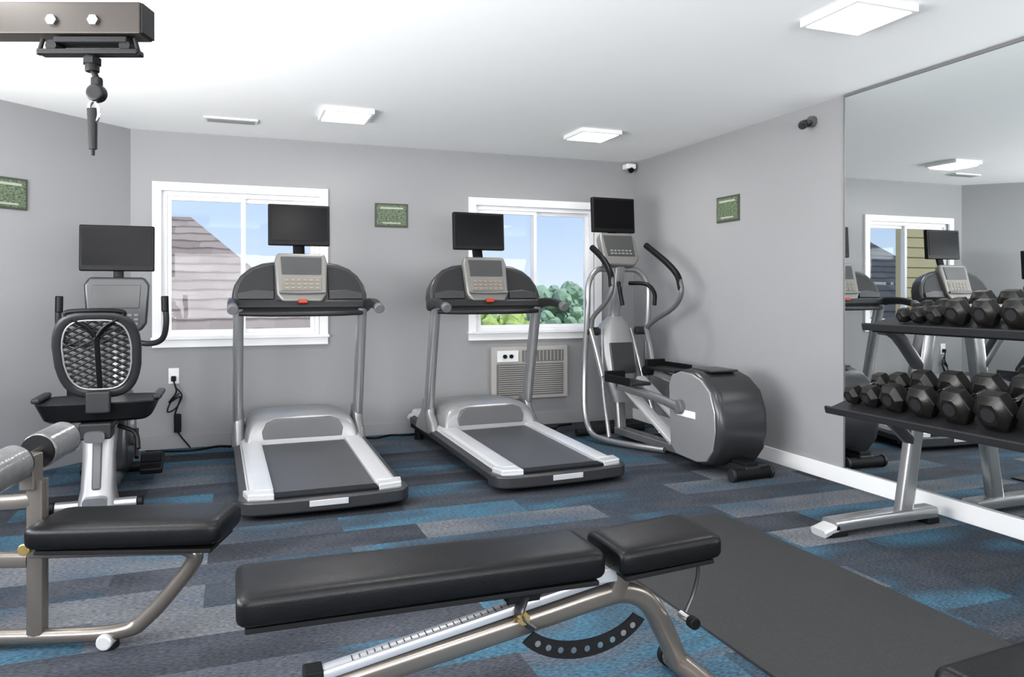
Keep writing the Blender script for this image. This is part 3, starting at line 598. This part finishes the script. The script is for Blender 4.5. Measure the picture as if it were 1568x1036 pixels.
# ------------------------------------------------------------ dumbbell rack
Y1=3.0
def rack():
    e=empty('dumbbell_rack',(0,0,0))
    Ln=1.95; y0=Y1-Ln
    for yy in(Y1-.04,y0+.12):
        sweep('foot',[(2.78,yy,.05),(3.05,yy,.055),(3.45,yy,.055)],sup(.05,.03,5,16),m_silver,e,res=2)
        sweep('foot_toe',[(2.71,yy,.02),(2.80,yy,.045)],sup(.05,.02,5,16),m_lsilver,e,res=1,up=(0,0,1))
        box('foot_pad',(2.80,yy,.013),(.10,.10,.026),m_rubber,e,bevel=.004); box('foot_pad',(3.42,yy,.015),(.08,.10,.030),m_rubber,e,bevel=.004)
        sweep('upright',[(3.26,yy,.05),(3.34,yy,.5),(3.43,yy,1.02)],sup(.045,.03,5,16),m_silver,e,res=3,up=(0,1,0))
        sweep('lower_bracket',[(3.32,yy,.42),(3.10,yy,.60),(2.92,yy,.63)],sup(.03,.025,5,14),m_dgrey,e,res=3)
        sweep('upper_bracket',[(3.38,yy,.80),(3.22,yy,.98),(3.12,yy,1.01)],sup(.03,.025,5,14),m_dgrey,e,res=3)
    def tray(name,xf,zf,dep,ang):
        t=empty(name); t.parent=e; t.location=(xf,(Y1+y0)/2,zf); t.rotation_euler=(0,-ang,0)
        box('tray_plate',(dep/2,0,0),(dep,Ln,.008),m_char,t,bevel=.002)
        box('front_lip',(-.006,0,.004),(.016,Ln,.038),m_char,t,bevel=.005)
        box('back_lip',(dep,0,.015),(.012,Ln,.04),m_char,t,bevel=.004)
        box('rail_under',(.06,0,-.02),(.05,Ln-.02,.035),m_blackm,t,bevel=.006)
    tray('lower_tray',2.80,.615,.42,math.radians(17))
    tray('upper_tray',3.04,1.025,.36,math.radians(14))
rack()
def dbell(parent,c,tilt,r,hl,gl):
    rings=lambda x0,x1:[[ (x,rr*math.cos(math.radians(60*k+0)),rr*math.sin(math.radians(60*k+0))) for k in range(6)] for x,rr in((x0,r*.60),(x0+hl*.25,r),(x1-hl*.25,r),(x1,r*.60))]
    g=empty('dumbbell'); g.parent=parent; g.location=c; g.rotation_euler=(0,-tilt,0)
    for s in(-1,1):
        a=s*(gl/2); b=s*(gl/2+hl)
        loft('head',rings(min(a,b),max(a,b)),m_dumb,g,bevel=r*.06,seg=2)
        cyl('collar',(s*(gl/2+hl),0,0),(s*(gl/2+hl+.002),0,0),r*.35,m_char,g,n=18)
    cyl('handle',(-gl/2-.01,0,0),(gl/2+.01,0,0),.015,m_chrome,g)
def dset():
    e=empty('dumbbell_set',(0,0,0))
    yy=Y1-.03; a=math.radians(17)
    for r in(.05,.058,.072,.078,.082,.088,.09,.092,.094,.095):
        hl=.055+r*.55; gl=.10
        rr=r*.866; s=.205; nrm=rr+.009
        cx=2.80+s*math.cos(a)-nrm*math.sin(a); cz=.615+s*math.sin(a)+nrm*math.cos(a)
        yy-=r+.004
        if yy-r<1.07: break
        dbell(e,(cx,yy,cz),a,r,hl,gl); yy-=r+.004
    yy=Y1-.13; a=math.radians(14)
    for r in(.038,.042,.048,.066,.068,.07,.072,.074,.076,.078,.08,.08):
        hl=.05+r*.5; gl=.09; rr=r*.866; s=.18; nrm=rr+.009
        cx=3.04+s*math.cos(a)-nrm*math.sin(a); cz=1.025+s*math.sin(a)+nrm*math.cos(a)
        yy-=r+.003
        if yy-r<1.07: break
        dbell(e,(cx,yy,cz),a,r,hl,gl); yy-=r+.003
dset()

def fbench():
    e=empty('flat_bench',(1.86,1.04,.0),math.radians(4))
    box('pad',(0,0,.41),(1.05,.28,.075),m_leather,e,bevel=.028,seg=4)
    box('board',(0,0,.367),(1.0,.24,.014),m_blackm,e)
    sweep('spine',[(-.42,0,.33),(.42,0,.33)],sup(.03,.03,4,14),m_taupe,e,res=1)
    for s in(-1,1):
        sweep('leg',[(s*.40,0,.33),(s*.45,0,.05)],sup(.03,.03,4,14),m_taupe,e,res=1)
        cyl('foot_bar',(s*.45,-.22,.045),(s*.45,.22,.045),.032,m_taupe,e,bevel=.004)
fbench()

# ------------------------------------------------------------ outside
GZ=-6.0
e=empty('neighbor_house',(0,0,0))
mk('roof',[(-.6,13,2.4),(-6,13,2.4),(-6,8.5,.15),(1.75,8.5,.15),(1.75,17.5,.15),(-6,17.5,.15)],[(0,1,2,3),(0,3,4),(0,4,5,1)],m_shing,e,smooth=False)
boxes('house_walls',[((-2.3,13,-2.95),(7.8,8.6,6.0))],m_sid,e)
boxes('siding_wall',[((-5.2,9.2,.55),(4.6,.2,13))],m_sid,e)
boxes('siding_boards',[((-5.2,9.09,-2.8+i*.16),(4.62,.03,.14)) for i in range(58)],m_sid,e)
boxes('lawn',[((0,60,GZ-.10),(260,180,.1))],m_grass)
def tree(x,y,z,r,mat,n=16,sd=1):
    e=empty('tree',(x,y,GZ-.05)); rnd=random.Random(sd)
    cyl('trunk',(0,0,0),(0,0,z-GZ),.12*r,m_bark,e,r2=.06*r)
    bm=bmesh.new()
    for i in range(n*5):
        a=rnd.random()*6.28; h=rnd.uniform(-.9,.9)*r; q=rnd.random()**.5*r*math.sqrt(max(.1,1-(h/r)**2))
        s=rnd.uniform(.09,.22)*r
        bmesh.ops.create_icosphere(bm,subdivisions=2,radius=s,matrix=Matrix.Translation((math.cos(a)*q,math.sin(a)*q,z-GZ+h-r*.5)))
    for v in bm.verts: v.co+=Vector((rnd.uniform(-1,1),rnd.uniform(-1,1),rnd.uniform(-1,1)))*r*.04
    me=bpy.data.meshes.new('foliage'); bm.to_mesh(me); bm.free(); me.materials.append(mat)
    o=bpy.data.objects.new('foliage',me); link(o); o.parent=e
tree(3.9,11.5,.60,.9,m_leafy,24,1); tree(5.0,12.5,.20,.9,m_leafy,20,2)
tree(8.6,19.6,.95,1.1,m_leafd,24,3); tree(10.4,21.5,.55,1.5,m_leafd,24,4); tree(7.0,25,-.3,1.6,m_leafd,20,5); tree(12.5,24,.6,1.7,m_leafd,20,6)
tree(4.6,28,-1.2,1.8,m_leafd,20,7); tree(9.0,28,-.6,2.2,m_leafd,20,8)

# ------------------------------------------------------------ world and lights
w=bpy.data.worlds.new('sky'); S.world=w; w.use_nodes=True; t=w.node_tree; bg=t.nodes['Background']
tc=nn(t,'ShaderNodeTexCoord'); sp=nn(t,'ShaderNodeSeparateXYZ'); t.links.new(tc.outputs['Generated'],sp.inputs[0])
cr=nn(t,'ShaderNodeValToRGB'); el=cr.color_ramp.elements
el[0].position=.0; el[0].color=(.66,.76,.88,1); el[1].position=.35; el[1].color=(.34,.50,.80,1)
n=cr.color_ramp.elements.new(.09); n.color=(.50,.64,.86,1)
t.links.new(sp.outputs['Z'],cr.inputs[0]); t.links.new(cr.outputs[0],bg.inputs['Color']); bg.inputs['Strength'].default_value=1.0
sl=bpy.data.lights.new('sun','SUN'); sl.energy=2.0; sl.angle=.01; so=bpy.data.objects.new('sun',sl); so.rotation_euler=(math.radians(40),0,math.radians(25)); link(so)
def area(name,loc,rot,sx,sy,p,col=(1,1,1)):
    l=bpy.data.lights.new(name,'AREA'); l.shape='RECTANGLE'; l.size=sx; l.size_y=sy; l.energy=p; l.color=col
    o=bpy.data.objects.new(name,l); o.location=loc; o.rotation_euler=rot; link(o)
area('fill_front_opening',((FW[0]+FW[1])/2,YF-.05,(FW[2]+FW[3])/2),(math.radians(130),0,0),FW[1]-FW[0]-.1,FW[3]-FW[2]-.1,230)  # added fill lamp behind the camera, tilted up towards the ceiling
area('fill_left_opening',(XL-.10,(LW[0]+LW[1])/2,(LW[2]+LW[3])/2),(math.radians(133),0,math.radians(-90)),LW[1]-LW[0]-.1,LW[3]-LW[2]-.1,310)  # added fill lamp, unseen, lifts the ceiling and right wall

# ------------------------------------------------------------ camera
cam=bpy.data.cameras.new('camera'); co=bpy.data.objects.new('camera',cam); link(co)
co.location=(0,0,1.2); co.rotation_euler=(math.radians(90),0,math.radians(-20.4))
cam.sensor_width=36; cam.lens=36*1156/1568; cam.shift_y=-70/1568; cam.clip_start=.05
S.camera=co
